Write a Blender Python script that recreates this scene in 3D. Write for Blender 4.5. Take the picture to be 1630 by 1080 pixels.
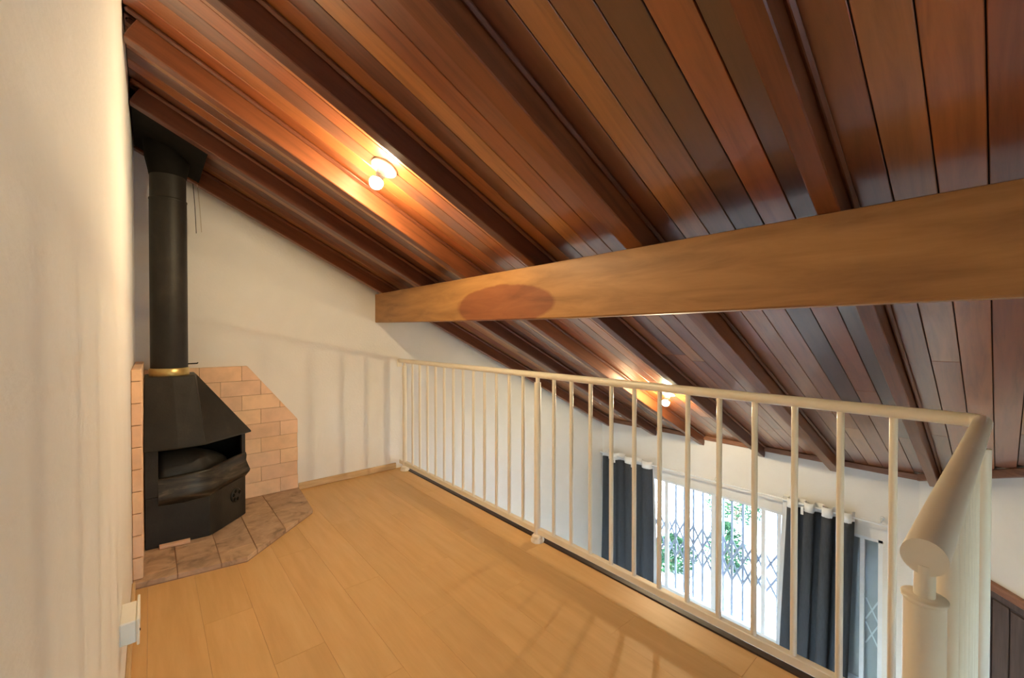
import bpy, bmesh, math, random
from mathutils import Vector, Matrix
random.seed(7)
for o in list(bpy.data.objects): bpy.data.objects.remove(o, do_unlink=True)
S = bpy.context.scene
COL = S.collection
R = math.radians

# ------------------------------------------------------------------ camera, sky, sun, exposure
cam_d = bpy.data.cameras.new('camera'); cam = bpy.data.objects.new('camera', cam_d); COL.objects.link(cam)
cam_d.sensor_width = 36.0; cam_d.lens = 670.0/1630*36.0; cam_d.clip_start = 0.01; cam_d.clip_end = 200
cam.location = (0, 0, 1.3)
cam.rotation_euler = (math.pi/2 - 7/670.0, 0, -R(40.64))
S.camera = cam
SKY_STRENGTH, SUN_STRENGTH = 4.6, 36.0
world = bpy.data.worlds.new('sky'); S.world = world; world.use_nodes = True
wn = world.node_tree; wn.nodes.clear()
sky = wn.nodes.new('ShaderNodeTexSky'); sky.sky_type = 'NISHITA'
sky.sun_disc = False; sky.sun_elevation = R(52); sky.sun_rotation = R(-17); sky.air_density = 1.0; sky.dust_density = 1.5
bg = wn.nodes.new('ShaderNodeBackground'); bg.inputs['Strength'].default_value = SKY_STRENGTH
wo = wn.nodes.new('ShaderNodeOutputWorld')
wn.links.new(sky.outputs[0], bg.inputs[0]); wn.links.new(bg.outputs[0], wo.inputs[0])
sd = bpy.data.lights.new('sun', 'SUN'); sd.energy = SUN_STRENGTH; sd.angle = R(0.6); sd.color = (0.84, 0.93, 1.0)
sun = bpy.data.objects.new('sun', sd); COL.objects.link(sun)
sun.rotation_euler = (R(36), 0, R(197))
S.view_settings.view_transform = 'Standard'
S.view_settings.look = 'None'
S.view_settings.gamma = 1.0
S.view_settings.use_curve_mapping = False
S.view_settings.exposure = 0.18
S.cycles.sample_clamp_indirect = 0.0    # keep the full strength of daylight bounced in off the terrace
S.cycles.diffuse_bounces = 6
BULB_POWER = 1090.0     # emission strength of the warm bulbs (loft lamp; the lower lamp is a stronger bulb)
BULB_POWER_LOW = BULB_POWER*1.4

# ------------------------------------------------------------------ materials
def mat(name, base, rough=0.5, ramp=None, scale=(1,1,1), nscale=8.0, detail=6.0, bump=0.0, bscale=None, metal=0.0,
        vary=0.0, spec=0.5, distort=0.0, coat=0.0, palette=None, mixamt=1.0):
    """procedural surface: noise-driven colour ramp in object space, optional per-object palette and bump"""
    m = bpy.data.materials.new(name); m.use_nodes = True
    t = m.node_tree; N = t.nodes; L = t.links
    p = N['Principled BSDF']
    p.inputs['Roughness'].default_value = rough
    p.inputs['Metallic'].default_value = metal
    p.inputs['Specular IOR Level'].default_value = spec
    p.inputs['Coat Weight'].default_value = coat
    p.inputs['Coat Roughness'].default_value = 0.2
    tc = N.new('ShaderNodeTexCoord'); mp = N.new('ShaderNodeMapping'); mp.inputs['Scale'].default_value = scale
    info = N.new('ShaderNodeObjectInfo')
    L.new(tc.outputs['Object'], mp.inputs['Vector'])
    off = N.new('ShaderNodeVectorMath'); off.operation = 'SCALE'; off.inputs[0].default_value = (37.1, 17.3, 53.9)
    L.new(info.outputs['Random'], off.inputs['Scale'])
    L.new(off.outputs[0], mp.inputs['Location'])
    nz = N.new('ShaderNodeTexNoise'); nz.inputs['Scale'].default_value = nscale; nz.inputs['Detail'].default_value = detail
    nz.inputs['Roughness'].default_value = 0.6; nz.inputs['Distortion'].default_value = distort
    L.new(mp.outputs[0], nz.inputs['Vector'])
    col = None
    if ramp:
        r = N.new('ShaderNodeValToRGB')
        while len(r.color_ramp.elements) < len(ramp): r.color_ramp.elements.new(0.5)
        for e, (pos, c) in zip(r.color_ramp.elements, ramp): e.position = pos; e.color = (*c, 1)
        L.new(nz.outputs['Fac'], r.inputs[0]); col = r.outputs[0]
    if palette:
        pr = N.new('ShaderNodeValToRGB'); pr.color_ramp.interpolation = 'CONSTANT'
        while len(pr.color_ramp.elements) < len(palette): pr.color_ramp.elements.new(0.5)
        for i, (e, c) in enumerate(zip(pr.color_ramp.elements, palette)): e.position = i/len(palette); e.color = (*c, 1)
        L.new(info.outputs['Random'], pr.inputs[0])
        if col is None: col = pr.outputs[0]
        else:
            mx = N.new('ShaderNodeMix'); mx.data_type = 'RGBA'; mx.blend_type = 'MULTIPLY'; mx.inputs[0].default_value = mixamt
            L.new(pr.outputs[0], mx.inputs[6]); L.new(col, mx.inputs[7]); col = mx.outputs[2]
    if vary:
        hv = N.new('ShaderNodeHueSaturation')
        ma = N.new('ShaderNodeMath'); ma.operation = 'MULTIPLY_ADD'; ma.inputs[1].default_value = 2*vary; ma.inputs[2].default_value = 1-vary
        L.new(info.outputs['Random'], ma.inputs[0]); L.new(ma.outputs[0], hv.inputs['Value'])
        if col is None: hv.inputs['Color'].default_value = (*base, 1)
        else: L.new(col, hv.inputs['Color'])
        col = hv.outputs[0]
    if col is None: p.inputs['Base Color'].default_value = (*base, 1)
    else: L.new(col, p.inputs['Base Color'])
    if bump:
        bp = N.new('ShaderNodeBump'); bp.inputs['Strength'].default_value = bump; bp.inputs['Distance'].default_value = 0.004
        if bscale:
            n2 = N.new('ShaderNodeTexNoise'); n2.inputs['Scale'].default_value = bscale; n2.inputs['Detail'].default_value = 4
            L.new(tc.outputs['Object'], n2.inputs['Vector']); L.new(n2.outputs['Fac'], bp.inputs['Height'])
        else: L.new(nz.outputs['Fac'], bp.inputs['Height'])
        L.new(bp.outputs[0], p.inputs['Normal'])
    m['col'] = 0
    return m

M = {}
M['wall'] = mat('white wall paint', (0.80,0.78,0.74), 0.7, ramp=[(0.3,(0.77,0.755,0.72)),(0.7,(0.82,0.80,0.765))], nscale=3, bump=0.35, bscale=70)
BOARDS = [(0.24,0.068,0.023),(0.36,0.118,0.034),(0.16,0.048,0.022),(0.30,0.080,0.021),(0.46,0.180,0.048),(0.10,0.032,0.016),
          (0.30,0.100,0.038),(0.41,0.128,0.029),(0.19,0.068,0.034),(0.36,0.140,0.048)]
M['board'] = mat('varnished ceiling boards', (0.3,0.13,0.06), 0.36, palette=BOARDS, ramp=[(0.25,(0.55,0.5,0.45)),(0.5,(0.95,0.93,0.9)),(0.75,(1.2,1.15,1.1))],
                 scale=(0.7,9,9), nscale=3.0, detail=8, distort=0.6, bump=0.05, spec=0.9, coat=1.0)
M['rafter'] = mat('varnished rafter wood', (0.2,0.08,0.04), 0.36, palette=[(0.17,0.050,0.019),(0.22,0.070,0.025),(0.13,0.038,0.017),(0.19,0.058,0.021)],
                  ramp=[(0.25,(0.55,0.5,0.45)),(0.55,(1,1,1)),(0.8,(1.2,1.15,1.1))], scale=(0.7,9,9), nscale=3.0, detail=8, distort=0.5, bump=0.08)
M['gap'] = mat('dark roof backing', (0.03,0.015,0.008), 0.9)
M['floor'] = mat('beech laminate', (0.66,0.42,0.20), 0.42, ramp=[(0.25,(0.61,0.36,0.14)),(0.55,(0.68,0.42,0.175)),(0.8,(0.73,0.47,0.21))],
                 scale=(9,0.8,9), nscale=2.6, detail=7, vary=0.035, bump=0.02, spec=0.45)
M['base'] = mat('beech baseboard', (0.62,0.42,0.22), 0.45, ramp=[(0.3,(0.52,0.33,0.15)),(0.7,(0.70,0.49,0.27))], scale=(1,1,9), nscale=5, bump=0.05)
M['nosing'] = mat('dark brown floor nosing', (0.05,0.028,0.018), 0.5, ramp=[(0.3,(0.035,0.02,0.014)),(0.7,(0.07,0.04,0.025))], nscale=12)
M['cream'] = mat('cream enamel', (0.87,0.80,0.66), 0.33, ramp=[(0.3,(0.85,0.78,0.64)),(0.7,(0.89,0.82,0.68))], nscale=14, bump=0.04, bscale=160)
M['brick'] = mat('refractory brick', (0.72,0.45,0.28), 0.85, palette=[(0.84,0.55,0.35),(0.88,0.59,0.38),(0.80,0.53,0.36),(0.86,0.58,0.40),(0.90,0.62,0.41)],
                 ramp=[(0.2,(0.82,0.8,0.78)),(0.6,(1.03,1.02,1.0))], nscale=9, detail=8, bump=0.35)
M['mortar'] = mat('dark mortar', (0.30,0.18,0.11), 0.95, bump=0.4, nscale=40)
M['slab'] = mat('worn hearth stone', (0.45,0.30,0.2), 0.75, palette=[(0.56,0.385,0.255),(0.50,0.345,0.235),(0.60,0.41,0.265),(0.53,0.36,0.24)],
                ramp=[(0.3,(0.42,0.42,0.43)),(0.44,(0.80,0.79,0.78)),(0.6,(1.0,1.0,1.0)),(0.8,(1.15,1.12,1.08))], nscale=8, detail=9, distort=1.2, bump=0.7)
M['black'] = mat('heat-worn black steel', (0.02,0.018,0.015), 0.5, ramp=[(0.25,(0.011,0.009,0.007)),(0.6,(0.024,0.020,0.016)),(0.85,(0.05,0.04,0.029))], nscale=7, detail=9, bump=0.2, bscale=120, spec=0.35)
M['blackm'] = mat('matt black soot', (0.012,0.010,0.008), 0.85, ramp=[(0.3,(0.004,0.0035,0.003)),(0.8,(0.014,0.011,0.008))], nscale=9, spec=0.15)
M['steel'] = mat('rubbed bare steel', (0.11,0.085,0.06), 0.42, ramp=[(0.38,(0.014,0.011,0.008)),(0.55,(0.045,0.034,0.023)),(0.75,(0.16,0.12,0.08))], scale=(1,1,5), nscale=4, detail=8, metal=0.3, distort=0.8)
M['brass'] = mat('aged brass band', (0.62,0.45,0.17), 0.35, ramp=[(0.3,(0.50,0.36,0.13)),(0.7,(0.75,0.58,0.26))], nscale=10, metal=0.7)
M['white'] = mat('white plastic', (0.84,0.82,0.76), 0.4, ramp=[(0.3,(0.82,0.80,0.74)),(0.7,(0.86,0.84,0.78))], nscale=10)
M['winframe'] = mat('white painted window frame', (0.80,0.83,0.86), 0.35, ramp=[(0.3,(0.77,0.80,0.83)),(0.7,(0.83,0.86,0.89))], nscale=12)
M['grille'] = mat('backlit grille paint', (0.26,0.26,0.31), 0.5, ramp=[(0.3,(0.23,0.23,0.28)),(0.7,(0.29,0.29,0.34))], nscale=20)  # pale grille paint; backlit shade against the outside is put into the colour
M['shutter'] = mat('closed grey shutter', (0.45,0.46,0.48), 0.6, ramp=[(0.3,(0.42,0.43,0.45)),(0.7,(0.49,0.50,0.52))], nscale=10)
M['curtain'] = mat('charcoal curtain cloth', (0.045,0.052,0.065), 0.85, ramp=[(0.3,(0.036,0.043,0.056)),(0.7,(0.060,0.070,0.086))], scale=(30,30,2), nscale=10, bump=0.3)
M['lining'] = mat('pale curtain lining', (0.62,0.65,0.70), 0.8, ramp=[(0.3,(0.56,0.59,0.64)),(0.7,(0.68,0.71,0.76))], scale=(6,6,1), nscale=5)
M['tape'] = mat('white curtain tape', (0.84,0.85,0.85), 0.7, ramp=[(0.3,(0.80,0.81,0.81)),(0.7,(0.87,0.88,0.88))], nscale=20)
M['sill'] = mat('pale marble sill', (0.78,0.79,0.80), 0.3, ramp=[(0.35,(0.70,0.71,0.73)),(0.6,(0.82,0.83,0.84))], nscale=6, distort=1.5)
M['door'] = mat('dark stained door planks', (0.06,0.04,0.04), 0.5, palette=[(0.085,0.055,0.05),(0.07,0.047,0.046),(0.10,0.066,0.058)],
                ramp=[(0.3,(0.6,0.6,0.6)),(0.7,(1.1,1.1,1.1))], scale=(9,9,0.8), nscale=4, detail=7, bump=0.15)
M['trim'] = mat('reddish brown trim', (0.28,0.12,0.06), 0.45, ramp=[(0.3,(0.20,0.08,0.04)),(0.7,(0.34,0.155,0.08))], scale=(2,2,12), nscale=4)
M['wire'] = mat('pale cable', (0.55,0.48,0.38), 0.6)
M['dark'] = mat('black rubber', (0.015,0.015,0.016), 0.4)
M['paver'] = mat('sunlit concrete pavers', (0.74,0.76,0.78), 0.9, palette=[(0.48,0.49,0.50),(0.54,0.55,0.56),(0.44,0.45,0.46)], ramp=[(0.3,(0.9,0.9,0.9)),(0.7,(1.05,1.05,1.05))], nscale=9)
M['joint'] = mat('dark paver joints', (0.012,0.012,0.012), 0.95, nscale=10)
M['leaf'] = mat('garden leaves', (0.02,0.05,0.02), 0.8, ramp=[(0.3,(0.006,0.03,0.012)),(0.55,(0.02,0.06,0.022)),(0.8,(0.04,0.09,0.03))], nscale=5, spec=0.1)
M['stem'] = mat('garden stems', (0.14,0.09,0.05), 0.8, nscale=20)
M['lower'] = mat('pale lower floor tiles', (0.70,0.69,0.66), 0.4, ramp=[(0.3,(0.66,0.65,0.62)),(0.7,(0.74,0.73,0.70))], nscale=3)

# the big purlin beam: golden brown with one dark oval stain of its own on the loft side
def beam_material():
    m = mat('golden brown hewn beam', (0.4,0.2,0.07), 0.5, ramp=[(0.25,(0.24,0.105,0.030)),(0.5,(0.38,0.18,0.055)),(0.75,(0.49,0.245,0.08))],
            scale=(6,0.55,3.5), nscale=4.0, detail=9, distort=0.5, bump=0.25)
    t = m.node_tree; N = t.nodes; L = t.links; p = N['Principled BSDF']
    src = p.inputs['Base Color'].links[0].from_socket
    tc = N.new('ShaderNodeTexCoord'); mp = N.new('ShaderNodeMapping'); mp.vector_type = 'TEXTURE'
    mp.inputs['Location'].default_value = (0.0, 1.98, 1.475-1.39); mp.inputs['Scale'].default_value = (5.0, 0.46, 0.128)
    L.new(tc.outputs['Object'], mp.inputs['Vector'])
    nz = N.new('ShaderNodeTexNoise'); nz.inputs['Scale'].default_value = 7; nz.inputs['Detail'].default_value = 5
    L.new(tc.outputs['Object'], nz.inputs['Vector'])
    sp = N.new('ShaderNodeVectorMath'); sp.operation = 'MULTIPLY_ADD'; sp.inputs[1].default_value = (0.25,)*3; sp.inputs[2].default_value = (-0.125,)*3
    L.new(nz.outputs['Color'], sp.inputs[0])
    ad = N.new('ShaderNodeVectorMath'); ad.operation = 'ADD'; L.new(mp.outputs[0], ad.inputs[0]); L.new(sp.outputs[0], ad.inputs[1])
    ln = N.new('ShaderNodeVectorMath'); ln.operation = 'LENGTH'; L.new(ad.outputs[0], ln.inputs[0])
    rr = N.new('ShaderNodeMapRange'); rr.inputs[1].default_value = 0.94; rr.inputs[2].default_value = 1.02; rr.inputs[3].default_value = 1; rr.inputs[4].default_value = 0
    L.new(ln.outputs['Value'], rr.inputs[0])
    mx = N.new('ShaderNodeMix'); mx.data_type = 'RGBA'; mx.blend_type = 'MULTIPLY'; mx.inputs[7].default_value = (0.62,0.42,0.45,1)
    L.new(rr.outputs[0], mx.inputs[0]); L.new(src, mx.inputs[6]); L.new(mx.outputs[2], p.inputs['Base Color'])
    return m
M['beam'] = beam_material()

def glass_material():
    m = bpy.data.materials.new('clear window glass'); m.use_nodes = True
    t = m.node_tree; N = t.nodes; L = t.links; N.clear()
    out = N.new('ShaderNodeOutputMaterial'); tr = N.new('ShaderNodeBsdfTransparent'); gl = N.new('ShaderNodeBsdfGlossy')
    gl.inputs['Roughness'].default_value = 0.02; tr.inputs['Color'].default_value = (0.95,0.98,0.97,1)
    fr = N.new('ShaderNodeFresnel'); fr.inputs['IOR'].default_value = 1.45
    mx = N.new('ShaderNodeMixShader')
    L.new(fr.outputs[0], mx.inputs[0]); L.new(tr.outputs[0], mx.inputs[1]); L.new(gl.outputs[0], mx.inputs[2]); L.new(mx.outputs[0], out.inputs[0])
    return m
M['glass'] = glass_material()
def emit_material(name, color, strength):
    m = bpy.data.materials.new(name); m.use_nodes = True
    p = m.node_tree.nodes['Principled BSDF']
    p.inputs['Base Color'].default_value = (0.9,0.85,0.75,1)
    p.inputs['Emission Color'].default_value = (*color, 1); p.inputs['Emission Strength'].default_value = strength
    return m
M['bulb'] = emit_material('glowing warm bulb', (1.0,0.80,0.47), BULB_POWER)
M['bulb_low'] = emit_material('glowing stronger warm bulb', (1.0,0.80,0.47), BULB_POWER_LOW)

# ------------------------------------------------------------------ mesh helpers
class MB:
    def __init__(s): s.v = []; s.f = []; s.sm = []
    def add(s, vs, fs, smooth=False):
        k = len(s.v); s.v += [tuple(v) for v in vs]; s.f += [tuple(i+k for i in f) for f in fs]; s.sm += [smooth]*len(fs); return s
    def box(s, x0,x1,y0,y1,z0,z1):
        return s.prism([(x0,y0),(x1,y0),(x1,y1),(x0,y1)], z0, z1)
    def prism(s, poly, z0, z1):
        return s.prismf(poly, lambda x,y: z0, lambda x,y: z1)
    def prismf(s, poly, lo, hi):
        n = len(poly)
        vs = [(x,y,lo(x,y)) for x,y in poly]+[(x,y,hi(x,y)) for x,y in poly]
        fs = [tuple(reversed(range(n))), tuple(range(n,2*n))]+[(i,(i+1)%n,n+(i+1)%n,n+i) for i in range(n)]
        return s.add(vs, fs)
    def extr(s, poly, d):
        """closed 3-D polygon pushed along vector d"""
        n = len(poly); d = Vector(d)
        vs = [Vector(p) for p in poly]; vs += [p+d for p in vs]
        return s.add(vs, [tuple(reversed(range(n))), tuple(range(n,2*n))]+[(i,(i+1)%n,n+(i+1)%n,n+i) for i in range(n)])
    def tube(s, p0, p1, r0, r1=None, n=14, caps=True, smooth=True):
        r1 = r0 if r1 is None else r1
        p0, p1 = Vector(p0), Vector(p1); d = (p1-p0).normalized()
        a = d.orthogonal().normalized(); b = d.cross(a)
        vs = [p+(a*math.cos(2*math.pi*i/n)+b*math.sin(2*math.pi*i/n))*r for p,r in ((p0,r0),(p1,r1)) for i in range(n)]
        s.add(vs, [(i,(i+1)%n,n+(i+1)%n,n+i) for i in range(n)], smooth)
        if caps:
            s.add(vs[:n], [tuple(reversed(range(n)))]); s.add(vs[n:], [tuple(range(n))])
        return s
    def path(s, pts, r, n=12):
        pts = [Vector(p) for p in pts]
        rings = []; ref = None
        for i,p in enumerate(pts):
            d = (pts[min(i+1,len(pts)-1)]-pts[max(i-1,0)]).normalized()
            a = d.orthogonal().normalized() if ref is None else (ref-d*ref.dot(d)).normalized()
            ref = a; b = d.cross(a)
            rings.append([p+(a*math.cos(2*math.pi*k/n)+b*math.sin(2*math.pi*k/n))*r for k in range(n)])
        vs = [v for g in rings for v in g]; m = len(rings)
        s.add(vs, [(j*n+i,j*n+(i+1)%n,(j+1)*n+(i+1)%n,(j+1)*n+i) for j in range(m-1) for i in range(n)], True)
        s.add(rings[0], [tuple(reversed(range(n)))]); s.add(rings[-1], [tuple(range(n))])
        return s
    def lathe(s, prof, c=(0,0,0), axis=(0,0,1), n=24, smooth=True):
        """prof: (radius, height along axis) from start to end, closed with caps"""
        ax = Vector(axis).normalized(); a = ax.orthogonal().normalized(); b = ax.cross(a); c = Vector(c)
        vs = [c+ax*h+(a*math.cos(2*math.pi*i/n)+b*math.sin(2*math.pi*i/n))*max(r,1e-4) for r,h in prof for i in range(n)]
        m = len(prof)
        s.add(vs, [(j*n+i,j*n+(i+1)%n,(j+1)*n+(i+1)%n,(j+1)*n+i) for j in range(m-1) for i in range(n)], smooth)
        s.add(vs[:n], [tuple(reversed(range(n)))]); s.add(vs[-n:], [tuple(range(n))])
        return s
    def mesh(s, name, off=(0,0,0)):
        me = bpy.data.meshes.new(name)
        me.from_pydata([(x-off[0],y-off[1],z-off[2]) for x,y,z in s.v], [], s.f)
        bm = bmesh.new(); bm.from_mesh(me); bmesh.ops.recalc_face_normals(bm, faces=bm.faces); bm.to_mesh(me); bm.free()
        for p,sm in zip(me.polygons, s.sm): p.use_smooth = sm
        me.update()
        return me

def wloc(o):
    v = Vector((0,0,0))
    while o is not None: v += o.location; o = o.parent
    return v
def obj(name, mb, m, parent=None, bevel=0.0, origin=None, seg=1):
    """link mb (written in world coordinates) as one mesh object"""
    me = mb.mesh(name, (0,0,0))
    me.materials.append(M[m])
    o = bpy.data.objects.new(name, me); COL.objects.link(o)
    base = wloc(parent) if parent is not None else Vector((0,0,0))
    if origin is None:
        xs = [v.co for v in me.vertices]
        lo = Vector((min(c[i] for c in xs) for i in range(3))); hi = Vector((max(c[i] for c in xs) for i in range(3)))
        origin = ((lo+hi)/2); origin.z = lo.z
    origin = Vector(origin)
    me.transform(Matrix.Translation(-origin))
    o.location = origin-base
    if parent is not None: o.parent = parent
    if bevel:
        b = o.modifiers.new('bevel','BEVEL'); b.width = bevel; b.segments = seg; b.limit_method = 'ANGLE'; b.angle_limit = R(35)
    return o
def thing(name, label, cat, loc, group=None):
    o = bpy.data.objects.new(name, None); COL.objects.link(o); o.location = loc; o.empty_display_size = 0.1
    o['label'] = label; o['category'] = cat
    if group: o['group'] = group
    return o
def tag(o, label, cat, group=None):
    o['label'] = label; o['category'] = cat
    if group: o['group'] = group
    return o
def struct(o, label=None, cat=None):
    o['kind'] = 'structure'
    if label: o['label'] = label
    if cat: o['category'] = cat
    return o

# polygon clipping (convex) for cut bricks and slabs
def clip(poly, a, b, c):
    """keep a*x+b*y <= c"""
    out = []
    for i in range(len(poly)):
        p, q = poly[i], poly[(i+1)%len(poly)]
        fp, fq = a*p[0]+b*p[1]-c, a*q[0]+b*q[1]-c
        if fp <= 1e-9: out.append(p)
        if (fp < -1e-9 and fq > 1e-9) or (fp > 1e-9 and fq < -1e-9):
            t = fp/(fp-fq); out.append((p[0]+(q[0]-p[0])*t, p[1]+(q[1]-p[1])*t))
    return out
def inset_clip(cell, region, gap):
    p = cell
    n = len(region)
    for i in range(n):                       # region is counter-clockwise
        (x0,y0),(x1,y1) = region[i], region[(i+1)%n]
        dx, dy = x1-x0, y1-y0; l = math.hypot(dx,dy)
        a, b = dy/l, -dx/l
        p = clip(p, a, b, a*x0+b*y0)
        if len(p) < 3: return []
    return p
def area(p): return abs(sum(p[i][0]*p[(i+1)%len(p)][1]-p[(i+1)%len(p)][0]*p[i][1] for i in range(len(p))))/2

# ------------------------------------------------------------------ dimensions
XL, YE, XW = -0.08, 3.836, 5.05        # left wall, end wall, window wall
YB = -2.6                              # wall behind the camera
ZF = -2.65                             # floor of the room below
SL, A_RAF, A_CEIL = 0.498, 2.475, 2.60 # roof slope, rafter undersides, ceiling boards
ANG = R(41.0)
WX, WY = XW, 0.46                      # where the window wall turns into the angled wall
DX, DY = -math.cos(ANG), -math.sin(ANG)
ceil_z = lambda x: A_CEIL-SL*x
raf_z = lambda x: A_RAF-SL*x
TH = math.atan(SL)
cs, sn = math.cos(TH), math.sin(TH)

# ------------------------------------------------------------------ room shell
def wall_top(x, y): return ceil_z(x)+0.03
m = MB().prismf([(XL-0.15,YE),(XW+0.16,YE),(XW+0.16,YE+0.15),(XL-0.15,YE+0.15)], lambda x,y: ZF-0.1, wall_top)
struct(obj('wall_end', m, 'wall'))
LO = (0.9, 2.8, -2.45, -0.60)                # glazed doors added under the loft for more daylight, out of view
m = MB()
def lw(y0, y1, lo, hi): m.prismf([(XL-0.15,y0),(XL,y0),(XL,y1),(XL-0.15,y1)], lo, hi)
lw(YB-0.15, YE, lambda x,y: LO[3], wall_top)
lw(YB-0.15, LO[0], lambda x,y: ZF-0.1, lambda x,y: LO[3]); lw(LO[1], YE, lambda x,y: ZF-0.1, lambda x,y: LO[3])
lw(LO[0], LO[1], lambda x,y: ZF-0.1, lambda x,y: LO[2])
struct(obj('wall_left', m, 'wall'))
# window wall with its opening
WY0, WY1, WZ0, WZ1 = 0.695, 3.56, -2.02, -0.585
m = MB()
m.box(XW,XW+0.16,WY-0.05,WY0,ZF-0.1,0.13); m.box(XW,XW+0.16,WY1,YE,ZF-0.1,0.13)
m.box(XW,XW+0.16,WY0,WY1,ZF-0.1,WZ0); m.box(XW,XW+0.16,WY0,WY1,WZ1,0.13)
struct(obj('wall_window', m, 'wall'))
# angled wall
LA = 1.62
NXo, NYo = math.sin(ANG), -math.cos(ANG)     # outward normal (away from the room)
def aw(t, d=0.0): return (WX+DX*t+NXo*d, WY+DY*t+NYo*d)
m = MB().prismf([aw(0), aw(LA), aw(LA,0.15), aw(0,0.15)], lambda x,y: ZF-0.1, wall_top)
struct(obj('wall_right', m, 'wall'))
XF, YF = aw(LA)                              # the facade goes on from here behind the camera's right
def hi_x(y): return XW if y > WY else (WX+DX*(WY-y)/(-DY) if y > YF else XF)
m = MB().box(XF,XF+0.15,YB-0.15,YF,ZF-0.1,ceil_z(XF))
struct(obj('wall_front', m, 'wall'))
BO = (0.40, 1.90, 0.45, 1.15)               # unseen loft window added behind the camera to brighten the loft
m = MB()
m.prismf([(XL,YB-0.15),(BO[0],YB-0.15),(BO[0],YB),(XL,YB)], lambda x,y: ZF-0.1, wall_top)
m.prismf([(BO[1],YB-0.15),(XF,YB-0.15),(XF,YB),(BO[1],YB)], lambda x,y: ZF-0.1, wall_top)
m.prismf([(BO[0],YB-0.15),(BO[1],YB-0.15),(BO[1],YB),(BO[0],YB)], lambda x,y: BO[3], wall_top)
m.box(BO[0],BO[1],YB-0.15,YB,ZF-0.1,BO[2])
struct(obj('wall_back', m, 'wall'))
# lower floor
m = MB().box(XL-0.15,XW+0.16,YB-0.15,YE+0.15,ZF-0.12,ZF)
struct(obj('floor_lower', m, 'lower'))

# loft floor: slab + laminate planks
fl = MB()
fl.box(XL,1.855,-0.06,YE,-0.20,-0.012); fl.box(XL,0.50,YB,-0.06,-0.20,-0.012)
floor = struct(obj('floor', fl, 'wall'))
pi = 0
x = 0.36-0.19*3
rows = []
while x < 1.855:
    rows.append((max(x,XL+0.001), min(x+0.19,1.855))); x += 0.19
for i,(x0,x1) in enumerate(rows):
    if x1-x0 < 0.01: continue
    yend = YB if x1 <= 0.50 else (-0.06)
    y = YE-0.002
    ln = [0.52,0.98,0.30,0.76,1.1,0.44,0.88][i%7]
    while y > yend+0.005:
        y2 = max(yend, y-ln)
        obj('floorboard', MB().box(x0+0.0002,x1-0.0002,y2+0.0003,y,-0.012,0.0), 'floor', floor, bevel=0.0007)
        y = y2; ln = 1.22
# dark nosing at the open edge, white slab edge below
obj('edge_nosing', MB().box(1.857,1.898,-0.06,YE-0.002,-0.03,0.004), 'nosing', floor, bevel=0.004)
obj('slab_edge', MB().box(1.857,1.885,-0.06,YE-0.002,-0.26,-0.032), 'wall', floor)
# skirting boards
struct(obj('baseboard_end', MB().box(0.93,1.80,YE-0.016,YE,0.0,0.056), 'base', bevel=0.004))
struct(obj('baseboard_left', MB().box(XL,XL+0.014,YB,2.83,0.0,0.056), 'base', bevel=0.004))

# ------------------------------------------------------------------ roof: backing, boards, rafters, mouldings
def slope_box(x0, x1, y0, y1, a, t):
    """box lying on the plane z=a-SL*x, thickness t upward (perpendicular); local x runs down the slope"""
    m = MB(); nx, nz = sn*t, cs*t
    vs = []
    for (x,y) in ((x0,y0),(x1,y0),(x1,y1),(x0,y1)): vs.append((x,y,a-SL*x))
    vs += [(vx+nx,vy,vz+nz) for vx,vy,vz in vs]
    return m.add(vs, [(3,2,1,0),(4,5,6,7),(0,1,5,4),(1,2,6,5),(2,3,7,6),(3,0,4,7)])
XE = XW+0.12
cb = slope_box(XL-0.2,XE,YF-0.12,YE+0.15,A_CEIL+0.016,0.05)
c2_ = slope_box(XL-0.2,XF+0.12,YB-0.15,YF-0.12,A_CEIL+0.016,0.05); cb.add(c2_.v, c2_.f)
ceiling = struct(obj('ceiling', cb, 'gap'))
def sloped(name, x0, x1, y0, y1, a, t, m, parent, bevel=0.0):
    """same box but as an object whose local x axis follows the slope (for the grain)"""
    L = (x1-x0)/cs
    mb = MB().box(0,L,y0-y0,y1-y0,0,t)
    me = mb.mesh(name); me.materials.append(M[m])
    o = bpy.data.objects.new(name, me); COL.objects.link(o)
    o.location = Vector((x0,y0,a-SL*x0))-wloc(parent); o.rotation_euler = (0,TH,0); o.parent = parent
    if bevel:
        b = o.modifiers.new('bevel','BEVEL'); b.width = bevel; b.segments = 1
    return o
RAF = [(3.672,0.060),(2.954,0.062),(2.325,0.058),(1.668,0.058),(1.005,0.086),(0.325,0.060),(-0.33,0.06),(-0.98,0.06),(-1.63,0.06),(-2.28,0.06)]
edges = [YE]+[r[0] for r in RAF]+[YB]
for y0, w in RAF:
    hi = min(hi_x(y0)-0.012, XW-0.005)
    sloped('rafter', XL+0.002, hi, y0, y0+w, A_RAF, (A_CEIL-A_RAF)*cs-0.001, 'rafter', ceiling, bevel=0.004)
rb = random.Random(21)
NB = 0
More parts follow.
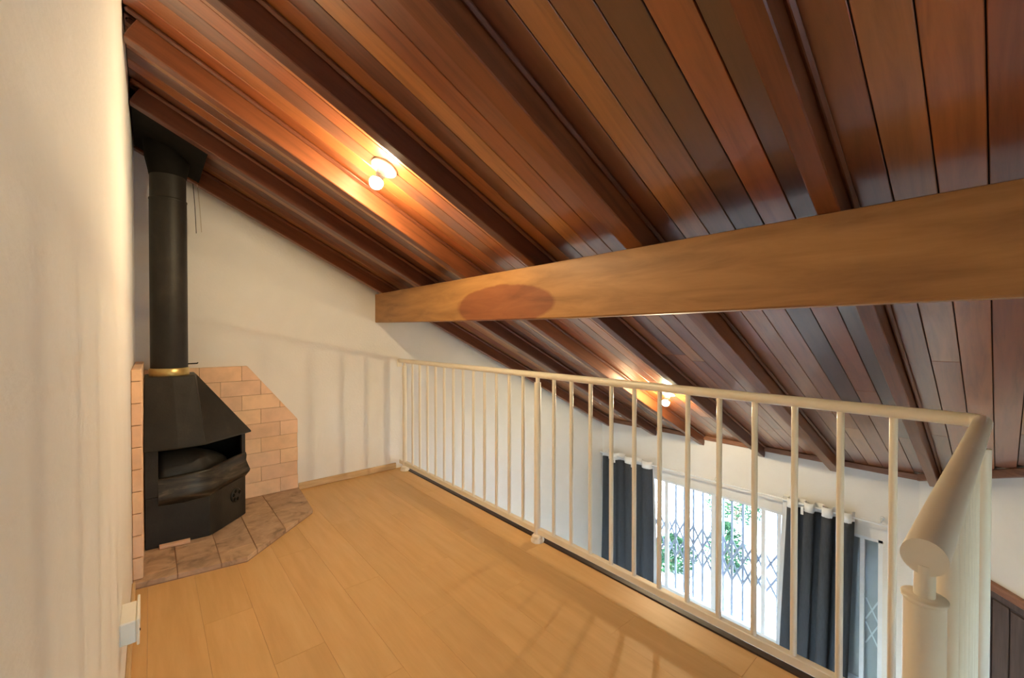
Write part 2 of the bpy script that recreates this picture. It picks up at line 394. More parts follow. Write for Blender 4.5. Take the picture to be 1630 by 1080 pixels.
for i in range(len(edges)-1):
    top = edges[i]-0.001
    bot = edges[i+1]+(RAF[i][1] if i < len(RAF) else 0)+0.001
    n = max(1, round((top-bot)/0.1)); w = (top-bot)/n
    for k in range(n):
        y0 = bot+k*w; y1 = y0+w
        ym = 0.5*(y0+y1)
        hi = min((hi_x(y0) if ym < WY else XW)+(0.02 if y0 < WY else 0), XW)-0.004
        cuts = [XL+0.002]
        x = XL+rb.uniform(1.6,5.2)
        while x < hi-0.5:
            cuts.append(x); x += rb.uniform(1.0,2.2)
        cuts.append(hi)
        for a0,b0 in zip(cuts[:-1],cuts[1:]):
            sloped('board', a0+0.0008, b0-0.0008, y0+0.0016, y1-0.0016, A_CEIL, 0.012, 'board', ceiling, bevel=0.0018); NB += 1
    # small mouldings where the boards meet the rafters
    for (ya, yb) in ((bot-0.001, bot+0.019),(top-0.019, top+0.001)):
        hi = min(hi_x(ya), XW)-0.03
        sloped('moulding', XL+0.004, hi, ya, yb, A_CEIL-0.026, 0.022, 'rafter', ceiling, bevel=0.008)
# trim along the walls below the boards
zt = ceil_z(XW)
struct(obj('trim_1', MB().box(XW-0.022,XW,WY,YE-0.002,zt-0.05,zt+0.004), 'trim', bevel=0.005))
p0, p1 = aw(0.0,-0.0), aw(LA-0.02,-0.0); q0, q1 = aw(0.0,-0.024), aw(LA-0.02,-0.024)
m = MB().prismf([p0,q0,q1,p1], lambda x,y: ceil_z(x)-0.06, lambda x,y: ceil_z(x)-0.002)
struct(obj('trim_2', m, 'trim', bevel=0.005))

# big purlin beam
def beam_mesh():
    m = MB(); ys = [YE-0.001,3.3,2.9,2.45,2.0,1.45,0.9,0.4,-0.1,-0.8,YB+0.001]
    zb = [1.412,1.405,1.399,1.393,1.388,1.384,1.386,1.390,1.392,1.392,1.392]
    f = 1.598; t = 0.125; vs = []
    for y,z in zip(ys,zb):
        vs += [(f,y,z),(f+t,y,z+0.002),(f+t,y,raf_z(f+t)-0.002),(f,y,raf_z(f)+0.002)]
    n = len(ys)
    fs = [(4*j+i,4*j+(i+1)%4,4*(j+1)+(i+1)%4,4*(j+1)+i) for j in range(n-1) for i in range(4)]
    fs += [(0,1,2,3),tuple(reversed(range(4*n-4,4*n)))]
    return m.add(vs, fs)
bo = obj('roof_beam', beam_mesh(), 'beam', origin=(1.598,0,1.39), bevel=0.006)
tag(bo, 'thick golden brown timber beam with a dark oval stain, spanning under the rafters', 'beam')

# ------------------------------------------------------------------ balustrade
XR = 1.842
bal = thing('balustrade', 'cream painted metal balustrade with thin round balusters along the loft edge', 'railing', (XR,1.9,0))
ZR = 1.047; YR0 = 0.035
pts = [(XR,YE-0.012,ZR),(XR,1.0,ZR),(XR,0.10,ZR)]
for k in range(7):
    a = k/6*math.pi/2
    pts.append((XR-0.03+0.03*math.cos(a), YR0+0.03-0.03*math.sin(a), ZR))
pts += [(1.3,YR0+0.009,ZR)]
obj('handrail', MB().path(pts,0.0205,16), 'cream', bal)
obj('return_handrail', MB().path([(1.32,YR0+0.009,ZR),(0.9,YR0+0.017,ZR),(0.664,YR0+0.021,ZR)],0.0205,20), 'cream', bal)
obj('bottom_rail', MB().box(XR-0.016,XR+0.016,YR0,YE-0.02,0.05,0.086), 'cream', bal, bevel=0.003)
obj('wall_bracket', MB().box(XR-0.026,XR+0.026,YE-0.006,YE-0.001,ZR-0.06,ZR+0.012), 'cream', bal, bevel=0.002)
def post(x, y, top, z0=0.0):
    p = obj('post', MB().tube((x,y,z0),(x,y,top),0.0215,n=18), 'cream', bal)
    obj('neck', MB().tube((x,y,top),(x,y,ZR-0.01),0.013,n=14), 'cream', p)
    obj('foot', MB().lathe([(0.042,z0),(0.043,z0+0.012),(0.036,z0+0.02),(0.034,z0+0.026),(0.037,z0+0.032),(0.028,z0+0.042),(0.022,z0+0.046)],(x,y,0)), 'cream', p)
    return p
post(XR-0.002,3.72,1.0); post(XR-0.002,1.897,1.0)
bm_ = None
for i in range(1,26):
    if i == 13: continue
    y = 3.702-0.1389*i
    if bm_ is None:
        o = obj('baluster', MB().tube((XR,y,0.07),(XR,y,ZR-0.005),0.0112,n=12,caps=False), 'cream', bal); bm_ = o.data; z_o = o.location.z
    else:
        o = bpy.data.objects.new('baluster', bm_); COL.objects.link(o); o.parent = bal; o.location = (0, y-1.9, z_o)
# return towards the camera: end post with a flat cap, balusters in line behind it
pz = 1.0; ex, ey = 0.672, YR0+0.021
np_ = obj('end_post', MB().tube((ex,ey,0.0),(ex,ey,pz-0.006),0.0185,n=22), 'cream', bal)
obj('cap', MB().lathe([(0.0185,pz-0.006),(0.0205,pz-0.003),(0.0205,pz),(0.010,pz+0.001)],(ex,ey,0),n=22), 'cream', np_)
obj('neck', MB().tube((ex,ey,pz),(ex,ey,ZR-0.01),0.0095,n=16), 'cream', np_)
obj('return_bottom_rail', MB().box(0.69,XR-0.02,YR0-0.016,YR0+0.016,0.05,0.086), 'cream', bal, bevel=0.003)
cp = obj('corner_post', MB().tube((XR-0.10,YR0+0.001,0.0),(XR-0.10,YR0+0.001,0.985),0.0205,n=18), 'cream', bal)
for k in range(8):
    x = 0.80+0.135*k
    if x > XR-0.08: break
    o = bpy.data.objects.new('baluster', bm_); COL.objects.link(o); o.parent = bal; o.location = (x-XR, YR0+0.010-1.9, z_o)

# ------------------------------------------------------------------ hearth and brick panels
HZ = 0.03
hreg = [(XL+0.002,2.865),(0.41,2.80),(0.885,3.255),(0.922,3.74),(0.922,YE-0.001),(XL+0.002,YE-0.001)]
hearth = thing('hearth', 'low worn stone hearth slab with cut corner under the black stove', 'hearth', (0.4,3.3,0))
obj('hearth_bed', MB().prism([(x*0.995+0.002,y*0.998+0.006) for x,y in hreg[:3]]+[(0.917,3.74),(0.917,YE-0.002),(XL+0.004,YE-0.002)], 0.0, HZ-0.005), 'mortar', hearth)
xs = [XL,0.10,0.29,0.47,0.66,0.93]
hr = random.Random(4)
for i in range(5):
    ys = [2.70,2.935+0.03*((i*2)%3),3.14+0.05*(i%2),3.40,3.62+0.04*(i%2),3.84]
    for j in range(5):
        g = 0.0018
        cell = [(xs[i]+g,ys[j]+g),(xs[i+1]-g,ys[j]+g),(xs[i+1]-g,ys[j+1]-g),(xs[i]+g,ys[j+1]-g)]
        p = inset_clip(cell, hreg, g)
        if len(p) >= 3 and area(p) > 0.0006:
            obj('stone', MB().prism(p, 0.004, HZ+hr.uniform(-0.0015,0.0015)), 'slab', hearth, bevel=0.002)
# panel on the end wall
CO, BL = 0.1142, 0.2615
breg = [(XL+0.045,HZ),(0.918,HZ),(0.918,0.602),(0.563,1.058),(XL+0.045,1.058)]
bp = thing('brick_panel', 'pale refractory brick panel with one sloped corner on the end wall behind the stove', 'brickwork', (0.42,YE,HZ), 'brick panels around the stove')
obj('mortar_bed', MB().extr([(x*0.998,YE-0.001,z*0.998) for x,z in breg], (0,-0.036,0)), 'mortar', bp)
br = random.Random(9)
for r in range(9):
    z0, z1 = HZ+r*CO, HZ+(r+1)*CO
    st = 0.527 if r % 2 == 0 else 0.392
    x = st-BL*4
    while x < 0.92:
        g = 0.0011
        cell = [(x+g,z0+g),(x+BL-g,z0+g),(x+BL-g,z1-g),(x+g,z1-g)]
        p = inset_clip(cell, breg, g)
        if len(p) >= 3 and area(p) > 0.0004:
            d = 0.042+br.uniform(-0.0012,0.0012)
            obj('brick', MB().extr([(a,YE-0.0015,b) for a,b in p], (0,-d,0)), 'brick', bp, bevel=0.0015)
        x += BL
# panel on the left wall
bl = thing('brick_panel', 'narrow end of the brick panel standing against the left wall, left of the stove', 'brickwork', (XL,3.3,HZ), 'brick panels around the stove')
lreg = [(2.905,HZ),(YE-0.05,HZ),(YE-0.05,1.115),(2.905,1.115)]
obj('mortar_bed', MB().extr([(XL+0.001,a,b) for a,b in lreg], (0.034,0,0)), 'mortar', bl)
lreg = [(2.90,HZ),(YE-0.046,HZ),(YE-0.046,1.118),(2.90,1.118)]
for r in range(10):
    z0, z1 = HZ+r*CO, HZ+(r+1)*CO
    y = 2.90-(0.13 if r%2 else 0.0)
    while y < YE:
        g = 0.0018
        p = inset_clip([(y+g,z0+g),(y+BL-g,z0+g),(y+BL-g,z1-g),(y+g,z1-g)], lreg, g)
        if len(p) >= 3 and area(p) > 0.0006:
            obj('brick', MB().extr([(XL+0.0015,a,b) for a,b in p], (0.042+br.uniform(-0.0015,0.0015),0,0)), 'brick', bl, bevel=0.003)
        y += BL

# ------------------------------------------------------------------ stove
st = thing('wood_stove', 'black steel corner fireplace stove with sloped hood and round flue pipe', 'stove', (0.2,3.5,HZ))
F = [(-0.033,3.262),(0.275,3.245),(0.345,3.31),(0.502,3.482),(0.502,3.78),(-0.033,3.78)]   # body footprint
def ring(poly, k=0.0):
    cx = sum(p[0] for p in poly)/len(poly); cy = sum(p[1] for p in poly)/len(poly)
    return poly
def loft(polys):
    """stack of (polygon, z or list of z) joined by side faces, capped"""
    m = MB(); n = len(polys[0][0]); vs = []
    for poly, z in polys: vs += [(x,y,(z[i] if isinstance(z,(list,tuple)) else z)) for i,(x,y) in enumerate(poly)]
    k = len(polys)
    fs = [(j*n+i,j*n+(i+1)%n,(j+1)*n+(i+1)%n,(j+1)*n+i) for j in range(k-1) for i in range(n)]
    fs += [tuple(reversed(range(n))), tuple(range((k-1)*n,k*n))]
    return m.add(vs, fs)
body = obj('lower_body', loft([(F,HZ+0.001),(F,0.335)]), 'black', st, bevel=0.004)
# back shell behind the fire opening: thin sides and back, dark inside
m = MB()
m.box(-0.033,-0.018,3.262,3.78,0.335,0.62); m.box(0.488,0.502,3.50,3.78,0.335,0.62); m.box(-0.018,0.488,3.70,3.78,0.335,0.62)
obj('fire_chamber', m, 'blackm', st)
# left front jamb and right corner jamb
obj('jamb', MB().prism([(-0.033,3.258),(0.028,3.256),(0.028,3.27),(-0.033,3.272)],0.335,0.63), 'black', st, bevel=0.002)
obj('jamb', MB().prism([(0.478,3.455),(0.502,3.478),(0.502,3.51),(0.470,3.475)],0.335,0.63), 'black', st, bevel=0.002)
# bulged front lip that runs round the front below the opening
def off(poly, d, dz=0):
    return poly
fr = [(0.028,3.262),(0.15,3.252),(0.275,3.245),(0.345,3.31),(0.425,3.398),(0.502,3.482)]
fn = [(0.0,-1),(0.0,-1),(0.35,-0.94),(0.62,-0.78),(0.74,-0.67),(0.76,-0.65)]
prof = [(0.0,0.300),(0.030,0.335),(0.034,0.350),(0.018,0.385),(0.006,0.415),(0.010,0.450),(0.004,0.470),(-0.008,0.470),(-0.010,0.30)]
fade = [0.12,0.25,0.55,0.85,1.0,1.0]
m = MB(); vs = []
for (x,y),(nx,ny),k in zip(fr,fn,fade):
    for d,z in prof: vs.append((x+nx*d*(0.4+0.6*k), y+ny*d*(0.4+0.6*k), z-0.035*(1-k)))
q = len(prof)
m.add(vs, [(j*q+i,j*q+(i+1)%q,(j+1)*q+(i+1)%q,(j+1)*q+i) for j in range(len(fr)-1) for i in range(q)], True)
m.add(vs[:q], [tuple(range(q))]); m.add(vs[-q:], [tuple(reversed(range(q)))])
obj('front_lip', m, 'steel', st)
# curved fire guard plate inside the opening
m = MB(); vs = []; NJ = 12; NI = 8
for i in range(NJ+1):
    t = i/NJ; x = 0.03+0.36*t; yb = 3.275 if x < 0.25 else 3.275+(x-0.25)*1.05
    h = 0.185*math.sin(math.pi*(0.34+0.62*t))**0.7
    for j in range(NI+1):
        s = j/NI
        vs.append((x, yb+0.012+0.075*s*s, 0.405+h*s))
fs = [(i*(NI+1)+j,(i+1)*(NI+1)+j,(i+1)*(NI+1)+j+1,i*(NI+1)+j+1) for i in range(NJ) for j in range(NI)]
g = obj('fire_guard', m.add(vs, fs, True), 'black', st)
sol = g.modifiers.new('solid','SOLIDIFY'); sol.thickness = 0.004
# hood
hb = [(-0.036,3.19),(0.12,3.178),(0.25,3.205),(0.535,3.455),(0.535,3.785),(-0.036,3.785)]
hbz = [0.622,0.620,0.618,0.612,0.615,0.62]
ht = [(-0.030,3.285),(0.10,3.28),(0.207,3.285),(0.222,3.40),(0.222,3.60),(-0.030,3.60)]
hood = obj('hood', loft([(hb,hbz),([(x*0.999,y) for x,y in hb],[z+0.010 for z in hbz]),(ht,1.045)]), 'black', st, bevel=0.003)
# air vent rose low on the angled front
vc = Vector((0.432,3.405,0.205)); vnrm = Vector((0.74,-0.67,0)).normalized(); vt = Vector((0.67,0.74,0)).normalized()
rose = obj('air_vent', MB().lathe([(0.047,0.0),(0.047,0.006),(0.040,0.009)],vc,vnrm,n=20), 'black', st)
for a in (20,110,165,225,290):
    c = vc+vt*0.030*math.cos(R(a))+Vector((0,0,1))*0.030*math.sin(R(a))
    obj('vent_hole', MB().lathe([(0.012,0.008),(0.012,0.0105),(0.006,0.011)],c,vnrm,n=10), 'blackm', rose)
# flue
PX, PY, PR = 0.089, 3.43, 0.094
obj('flue_pipe', MB().tube((PX,PY,1.07),(PX,PY,2.14),PR,n=32), 'black', st)
up_ = obj('upper_flue_pipe', MB().tube((PX,PY,2.14),(PX,PY,2.50),PR-0.003,n=32), 'black', st)
obj('pipe_seam', MB().lathe([(PR,2.135),(PR+0.002,2.138),(PR+0.002,2.146),(PR-0.002,2.149)],(PX,PY,0),n=32), 'black', up_)
obj('collar_ring', MB().lathe([(PR+0.006,1.044),(PR+0.007,1.05),(PR+0.007,1.088),(PR+0.002,1.091)],(PX,PY,0),n=36), 'brass', st,)
dm = obj('damper_handle', MB().path([(PX+PR-0.005,PY-0.02,1.112),(PX+PR+0.045,PY-0.02,1.113),(PX+PR+0.05,PY-0.02,1.119)],0.004,8), 'blackm', st)
# soot-black roof collar round the pipe; its black also stands for shaded boards
cpoly = [(-0.074,3.025),(0.262,3.025),(0.262,3.665),(-0.074,3.665)]
m = MB().prismf(cpoly, lambda x,y: raf_z(x)+0.012, lambda x,y: ceil_z(x)-0.028)
obj('roof_collar', m, 'blackm', st, bevel=0.004)
obj('collar_flare', MB().lathe([(PR-0.001,2.29),(PR+0.006,2.33),(PR+0.020,2.40),(PR+0.026,2.49)],(PX,PY,0),n=32), 'blackm', st)
# sliver of fire brick poking out under the stove
tag(obj('fire_brick', MB().prism([(0.03,3.222),(0.175,3.208),(0.176,3.244),(0.03,3.256)],HZ+0.0016,HZ+0.020), 'brick', bevel=0.002),
    'thin slip of pale brick poking out under the front of the black stove', 'brick')
# two thin wires hanging from the rafter beside the pipe
for x, dx, z0, z1, w, lab in ((0.228,0.016,2.345,2.004,'dark','thin dark wire hanging beside the flue pipe, nearer the pipe'),
                          (0.252,0.022,2.345,2.016,'wire','thin pale wire hanging beside the flue pipe, farther from the pipe')):
    pp = [(x+dx*t, 3.655-0.0*t, z0+(z1-z0)*t) for t in (0,0.2,0.45,0.7,1)]
    tag(obj('hanging_wire', MB().path([(a+0.003*math.sin(7*i),b,c) for i,(a,b,c) in enumerate(pp)],0.0022,6), w), lab, 'wire')

# ------------------------------------------------------------------ ceiling lamps
def lamp(x, y, label, bulb):
    nrm = Vector((-sn,0,-cs)); c = Vector((x,y,ceil_z(x)))
    t = thing('ceiling_lamp', label, 'lamp', c, 'bare bulb ceiling lamps')
    rose = obj('mounting_plate', MB().lathe([(0.066,0.0),(0.068,0.006),(0.064,0.014),(0.056,0.016),(0.050,0.013),(0.040,0.016),(0.034,0.022)],c,nrm,n=32), 'white', t)
    for a in (60,240):
        d = nrm.orthogonal().normalized(); d2 = nrm.cross(d)
        obj('screw', MB().lathe([(0.004,0.013),(0.004,0.0165),(0.002,0.017)],c+(d*math.cos(R(a))+d2*math.sin(R(a)))*0.05,nrm,n=8), 'dark', rose)
    obj('socket', MB().lathe([(0.034,0.016),(0.027,0.035),(0.023,0.055),(0.0235,0.060),(0.019,0.061)],c,nrm,n=24), 'white', t)
    bp_ = [(0.014,0.058),(0.016,0.066)]; rb_ = 0.034; cb_ = 0.099; dome = []
    for k in range(0,15):
        a = math.pi*(0.14+0.86*k/14); q = (rb_*math.sin(a), cb_-rb_*math.cos(a))
        if a < R(76): bp_.append(q)
        else:
            if not dome: dome.append(bp_[-1])
            dome.append(q)
    bb = obj('bulb', MB().lathe(dome,c,nrm,n=24), bulb, t)
    obj('bulb_base', MB().lathe(bp_,c,nrm,n=24), 'white', bb)
lamp(0.905,2.044,'white ceiling lamp with a glowing bare bulb, above the loft floor', 'bulb')
lamp(3.72,2.06,'white ceiling lamp with a glowing bare bulb on the low roof, behind the balustrade', 'bulb_low')

# ------------------------------------------------------------------ surface socket box on the left wall
eb = thing('socket_box', 'small white surface-mounted electrical box low on the left wall', 'socket', (XL,1.83,0.33))
obj('box_body', MB().box(XL,-0.040,1.765,1.90,0.332,0.402), 'white', eb, bevel=0.003)
obj('cover_plate', MB().box(-0.040,-0.033,1.757,1.925,0.326,0.408), 'white', eb, bevel=0.002)
obj('screw', MB().lathe([(0.004,0),(0.004,0.002),(0.002,0.0025)],(-0.033,1.775,0.365),(1,0,0),n=8), 'dark', eb)

# ------------------------------------------------------------------ window, grille, sill, rod, curtains
FX = XW+0.03
win = struct(bpy.data.objects.new('window_1', None)); COL.objects.link(win); win.location = (FX,2.13,WZ0)
m = MB(); fw = 0.035
m.box(FX-0.012,FX+0.05,WY0,WY0+fw,WZ0,WZ1); m.box(FX-0.012,FX+0.05,WY1-fw,WY1,WZ0,WZ1)
m.box(FX-0.012,FX+0.05,WY0,WY1,WZ0,WZ0+fw); m.box(FX-0.012,FX+0.05,WY0,WY1,WZ1-fw,WZ1)
obj('window_frame', m, 'winframe', win, bevel=0.003)
STL = [(0.845,0.035),(1.535,0.035),(1.69,0.04),(2.20,0.10),(2.83,0.045)]
for yc, w in STL:
    s = obj('stile', MB().box(FX-0.006,FX+0.035,yc-w/2,yc+w/2,WZ0+fw,WZ1-fw), 'winframe', win, bevel=0.003)
    if w == 0.10:
        obj('groove', MB().box(FX-0.0075,FX-0.0055,yc-0.004,yc+0.002,WZ0+fw,WZ1-fw), 'shutter', s)
        h = obj('handle', MB().lathe([(0.022,0),(0.022,0.006),(0.016,0.014),(0.010,0.02)],(FX-0.006,yc-0.028,-1.41),(-1,0,0),n=16), 'dark', s)
        h.scale = (1,0.8,1.7)
        obj('latch', MB().box(FX-0.014,FX-0.005,yc-0.038,yc-0.018,-1.352,-1.325), 'winframe', s, bevel=0.002)
yy = [WY0+fw]+[v for yc,w in STL for v in (yc-w/2,yc+w/2)]+[WY1-fw]
for a,b in zip(yy[0::2],yy[1::2]):
    obj('pane', MB().box(FX+0.012,FX+0.016,a,b,WZ0+fw,WZ1-fw), 'glass', win)
# closed shutter outside the right-hand light
obj('shutter', MB().box(FX+0.075,FX+0.10,WY0+0.002,1.44,WZ0+0.002,WZ1-0.002), 'shutter', win, bevel=0.002)
# grille
GX = FX-0.012
gr = thing('window_grille', 'folding security grille, darkened as if backlit, of upright bars and crossed strips in the window', 'grille', (GX+0.075,2.13,WZ0))
gb = [0.79,1.566,1.70,1.808,1.92,2.04,2.14,2.27,2.383,2.50,2.619,2.733,2.84,2.95,3.06,3.18,3.30,3.42]
gmesh = {}
GZ = FX+0.062
for y in gb:
    if y < 1.5: continue
    obj('bar', MB().box(GZ-0.006,GZ+0.006,y-0.012,y+0.012,WZ0+0.002,WZ1-0.002), 'grille', gr)
def xcross(ya, yb, zc, h, x, matname='grille', r=0.011):
    for s in (1,-1):
        a = Vector((x,ya,zc-s*h/2)); b = Vector((x+0.002*s,yb,zc+s*h/2))
        d = (b-a); nrm = Vector((0,-d.z,d.y)).normalized()*r
        obj('strip', MB().extr([a-nrm,b-nrm,b+nrm,a+nrm],(0.003,0,0)), matname, gr)
for a,b in zip(gb[1:-1],gb[2:]):
    if b-a > 0.2: continue
    for zc in (-1.21,-1.455): xcross(a,b,zc,0.235,GZ-0.009)
for zc in (-1.30,-1.53): xcross(0.735,0.825,zc,0.20,FX+0.060,'winframe',0.006)  # same grille, whiter strips here: light from the room put into the colour
tag(obj('window_sill', MB().box(XW-0.05,XW+0.10,WY0-0.06,WY1+0.05,WZ0-0.035,WZ0), 'sill', bevel=0.003), 'pale marble window sill under the curtained window', 'sill')
RX, RZ = XW-0.095, -0.405
rod = thing('curtain_rod', 'thin white curtain rod running above the window', 'rod', (RX,2.2,RZ))
obj('rod', MB().tube((RX,0.66,RZ),(RX,3.80,RZ),0.0095,n=12), 'winframe', rod)
obj('finial', MB().lathe([(0.006,0),(0.012,0.006),(0.015,0.018),(0.010,0.03),(0.004,0.034)],(RX,0.66,RZ),(0,-1,0),n=14), 'winframe', rod)
for y in (0.70,2.17,3.72):
    b = obj('bracket', MB().path([(XW-0.001,y,RZ+0.03),(XW-0.04,y,RZ+0.026),(RX,y,RZ+0.008)],0.007,8), 'winframe', rod)
    obj('bracket_plate', MB().lathe([(0.018,0),(0.018,0.005),(0.012,0.008)],(XW,y,RZ+0.03),(-1,0,0),n=14), 'winframe', b)
def curtain(yt0, yt1, yb0, yb1, folds, zbot, label, ph, lin_side):
    t = thing('curtain', label, 'curtain', (RX,(yt0+yt1)/2,zbot), 'charcoal curtains')
    ztop, ztape = RZ+0.040, RZ-0.052
    def surf(z0, z1, nz, amp, d=0.0):
        m = MB(); nu = folds*14; vs = []
        for j in range(nz+1):
            z = z0+(z1-z0)*j/nz; s = (ztop-z)/(ztop-zbot)
            for i in range(nu+1):
                u = i/nu
                y = (yt0+(yt1-yt0)*u)*(1-s)+(yb0+(yb1-yb0)*u)*s
                w = math.sin(2*math.pi*folds*u+ph+0.35*s*math.sin(3+5*u))
                x = RX+amp*(1+0.45*s*math.sin(9*u+ph))*w*(1-0.12*s)+0.008*s*math.sin(17*u+4*s)+d
                y += 0.022*math.sin(4*math.pi*folds*u+2*ph)*(0.8+0.3*s)
                vs.append((x,y,z))
        k = nu+1
        return m.add(vs, [(j*k+i,j*k+i+1,(j+1)*k+i+1,(j+1)*k+i) for j in range(nz) for i in range(nu)], True)
    c = obj('cloth', surf(ztape, zbot, 16, 0.048), 'curtain', t)
    h = obj('heading_tape', surf(ztop, ztape-0.002, 2, 0.048), 'tape', t)
    for o in (c,h):
        sm = o.modifiers.new('solid','SOLIDIFY'); sm.thickness = 0.003
    ye = yt0 if lin_side < 0 else yt1; yeb = yb0 if lin_side < 0 else yb1
    sg = lin_side
    m = MB(); vs = []
    for j in range(9):
        s = j/8; z = ztop-0.01+(zbot-ztop+0.01)*s
        ya = ye*(1-s)+yeb*s
        for i in range(5):
            u = i/4
            vs.append((RX+0.02+0.018*math.sin(3*u+2*s)-0.02*u, ya+sg*(0.055*u-0.012)*(1+0.2*math.sin(3*s)), z))
    l = obj('lining', m.add(vs, [(j*5+i,j*5+i+1,(j+1)*5+i+1,(j+1)*5+i) for j in range(8) for i in range(4)], True), 'lining', t)
    sm = l.modifiers.new('solid','SOLIDIFY'); sm.thickness = 0.002
    for k in range(2 if folds < 4 else 1):
        yk = yt0+(yt1-yt0)*(0.3+0.35*k)
        obj('tie_tab', MB().box(RX-0.055,RX-0.045,yk-0.012,yk+0.012,RZ-0.085,RZ-0.01), 'tape', t, bevel=0.002)
curtain(3.755,2.96,3.77,2.92,3,WZ0+0.012,'charcoal curtain with white heading tape, at the far left end of the rod',0.4,1)
curtain(1.46,0.875,1.52,0.915,4,WZ0+0.012,'charcoal curtain with white heading tape, at the right end of the rod',1.2,-1)
# added unseen glazed openings that bring in more daylight (frame, stiles, panes)
def added_glazing(n, cx, cy, w, z0, z1, along_x, k):
    t = struct(bpy.data.objects.new('window_%d' % n, None)); COL.objects.link(t); t.location = (cx,cy,z0)
    def bx(u0,u1,d0,d1,a,b):
        return MB().box(cx+u0,cx+u1,cy+d0,cy+d1,a,b) if along_x else MB().box(cx+d0,cx+d1,cy+u0,cy+u1,a,b)
    m = MB()
    for q in (bx(-w/2,-w/2+0.05,-0.03,0.03,z0,z1),bx(w/2-0.05,w/2,-0.03,0.03,z0,z1),bx(-w/2,w/2,-0.03,0.03,z0,z0+0.05),bx(-w/2,w/2,-0.03,0.03,z1-0.05,z1)): m.add(q.v,q.f)
    obj('window_frame', m, 'winframe', t)
    for i in range(k):
        u0 = -w/2+w*i/k; u1 = u0+w/k
        obj('pane', bx(u0+0.03,u1-0.03,-0.002,0.002,z0+0.05,z1-0.05), 'glass', t)
        if i: obj('stile', bx(u0-0.03,u0+0.03,-0.025,0.025,z0+0.05,z1-0.05), 'winframe', t)
added_glazing(2, XL-0.08, (LO[0]+LO[1])/2, LO[1]-LO[0], LO[2], LO[3], False, 4)
added_glazing(3, (BO[0]+BO[1])/2, YB-0.08, BO[1]-BO[0], BO[2], BO[3], True, 4)
# ------------------------------------------------------------------ dark plank door in the angled wall
dr = struct(bpy.data.objects.new('door_1', None)); COL.objects.link(dr)
t0, t1 = 0.42, 1.42; zd = -0.515
c0 = aw((t0+t1)/2); dr.location = (c0[0],c0[1],ZF)
def awbox(ta, tb, da, db, z0, z1): return MB().prism([aw(ta,da),aw(tb,da),aw(tb,db),aw(ta,db)], z0, z1)
fm = obj('door_frame', awbox(t0-0.07,t1+0.07,-0.030,-0.001,zd-0.005,zd+0.055), 'trim', dr, bevel=0.003)
obj('door_jamb', awbox(t0-0.07,t0,-0.030,-0.001,ZF,zd-0.005), 'trim', dr, bevel=0.003)
obj('door_jamb', awbox(t1,t1+0.07,-0.030,-0.001,ZF,zd-0.005), 'trim', dr, bevel=0.003)
leaf = obj('door_leaf', awbox(t0+0.002,t1-0.002,-0.012,-0.001,ZF+0.004,zd-0.006), 'door', dr)
np2 = 8
for k in range(np2):
    a = t0+0.006+(t1-t0-0.012)*k/np2; b = t0+0.006+(t1-t0-0.012)*(k+1)/np2
    obj('plank', awbox(a+0.005,b-0.005,-0.022,-0.012,ZF+0.01,zd-0.06-0.01*(k%2)), 'door', leaf, bevel=0.003)
obj('top_plank', awbox(t0+0.006,t1-0.006,-0.020,-0.012,zd-0.05,zd-0.008), 'door', leaf, bevel=0.002)

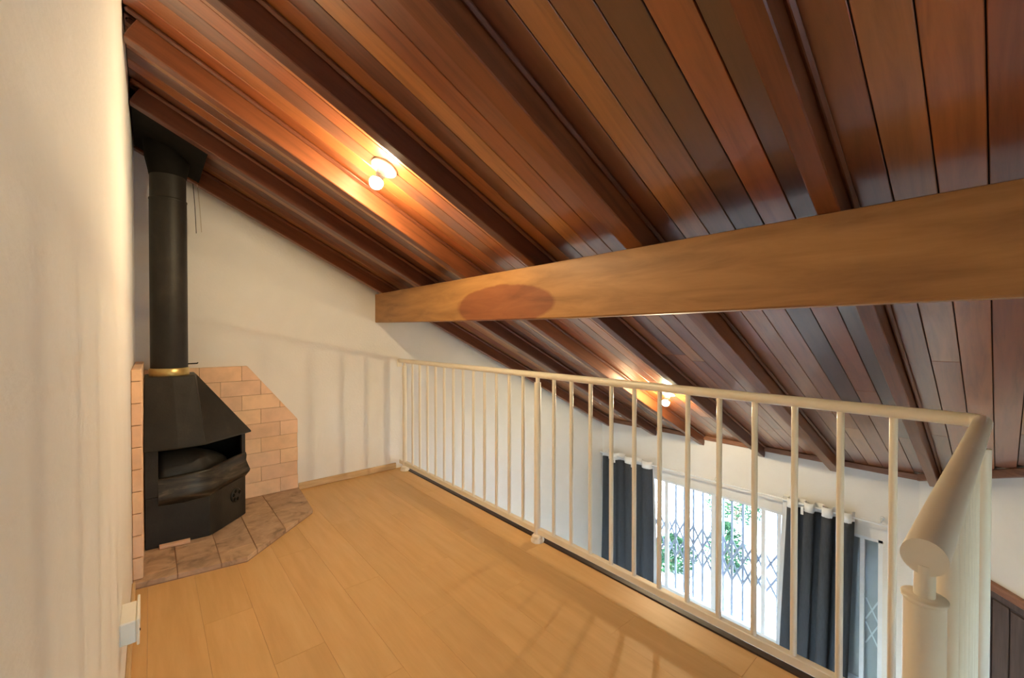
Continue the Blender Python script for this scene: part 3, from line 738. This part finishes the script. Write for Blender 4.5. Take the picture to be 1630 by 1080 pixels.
# ------------------------------------------------------------------ outside: terrace, pavers, shrubs
ZG = -2.72
ter = struct(obj('terrace', MB().box(-12,22,-18,18,ZG-0.10,ZG-0.006), 'joint'))
pm = None
for i in range(15):
    for j in range(13):
        x, y = 5.75+0.405*i, 0.9+0.405*j+(0.2 if i%2 else 0)
        if pm is None:
            o = obj('paver', MB().box(x,x+0.392,y,y+0.392,ZG-0.006,ZG+0.012), 'paver', ter, bevel=0.004); pm = o.data; l0 = o.location.copy(); xy0 = (x,y)
        else:
            o = bpy.data.objects.new('paver', pm); COL.objects.link(o); o.parent = ter; o.location = l0+Vector((x-xy0[0],y-xy0[1],0))
            b = o.modifiers.new('bevel','BEVEL'); b.width = 0.004; b.segments = 1
pv = MB()
for i in range(-16,46):
    for j in range(-40,42):
        x, y = 5.75+0.405*i, 0.9+0.405*j+(0.2 if i%2 else 0)
        if (x < XW+0.2 and y > YB-0.7 and x < hi_x(y+0.4)+0.35) or (y > YB-0.7 and XL-0.7 < x < 4) or x > 21 or y < -14 or y > 17: continue
        if 0 <= i < 15 and 0 <= j < 13: continue
        pv.box(x,x+0.392,y,y+0.392,ZG-0.006,ZG+0.012)
o = obj('pavers', pv, 'paver', ter); o['kind'] = 'stuff'
def shrub(x, y, h, w, n, seed, label):
    rr = random.Random(seed)
    t = thing('shrub', label, 'shrub', (x,y,ZG+0.012), 'garden shrubs outside the window')
    sm = MB(); lf = MB()
    tips = []
    for k in range(9):
        a = rr.uniform(0,2*math.pi); tip = Vector((x+w*0.8*math.cos(a)*rr.random(), y+w*0.8*math.sin(a)*rr.random(), ZG+h*rr.uniform(0.6,1.0)))
        sm.tube((x+0.05*math.cos(a),y+0.05*math.sin(a),ZG+0.012),tip,0.010,0.004,n=6); tips.append(tip)
    for k in range(n):
        a = rr.uniform(0,2*math.pi); q = rr.random()**0.5; hz = rr.random()
        c = Vector((x+w*q*math.cos(a)*math.sin(math.pi*(0.2+0.75*hz)), y+w*q*math.sin(a)*math.sin(math.pi*(0.2+0.75*hz)), ZG+0.05+h*hz))
        d = Vector((rr.uniform(-1,1),rr.uniform(-1,1),rr.uniform(-0.4,1))).normalized(); s = d.orthogonal().normalized()
        L = rr.uniform(0.06,0.12); wd = L*0.35; up = d.cross(s)*L*0.12
        lf.add([c-d*L*0.5, c+s*wd*0.5+up, c+d*L*0.5, c-s*wd*0.5+up, c], [(0,1,4),(1,2,4),(2,3,4),(3,0,4)])
    obj('stems', sm, 'stem', t); f = obj('foliage', lf, 'leaf', t); f['kind'] = 'stuff'
shrub(6.72,3.62,0.55,0.38,900,1,'low leafy shrub on the terrace, seen low through the left half of the window')
shrub(7.45,3.05,0.75,0.34,900,2,'taller leafy shrub just left of the window centre stile')
shrub(9.6,3.75,1.5,0.7,1800,3,'tall leafy bush far out on the terrace, seen through the right half of the window')
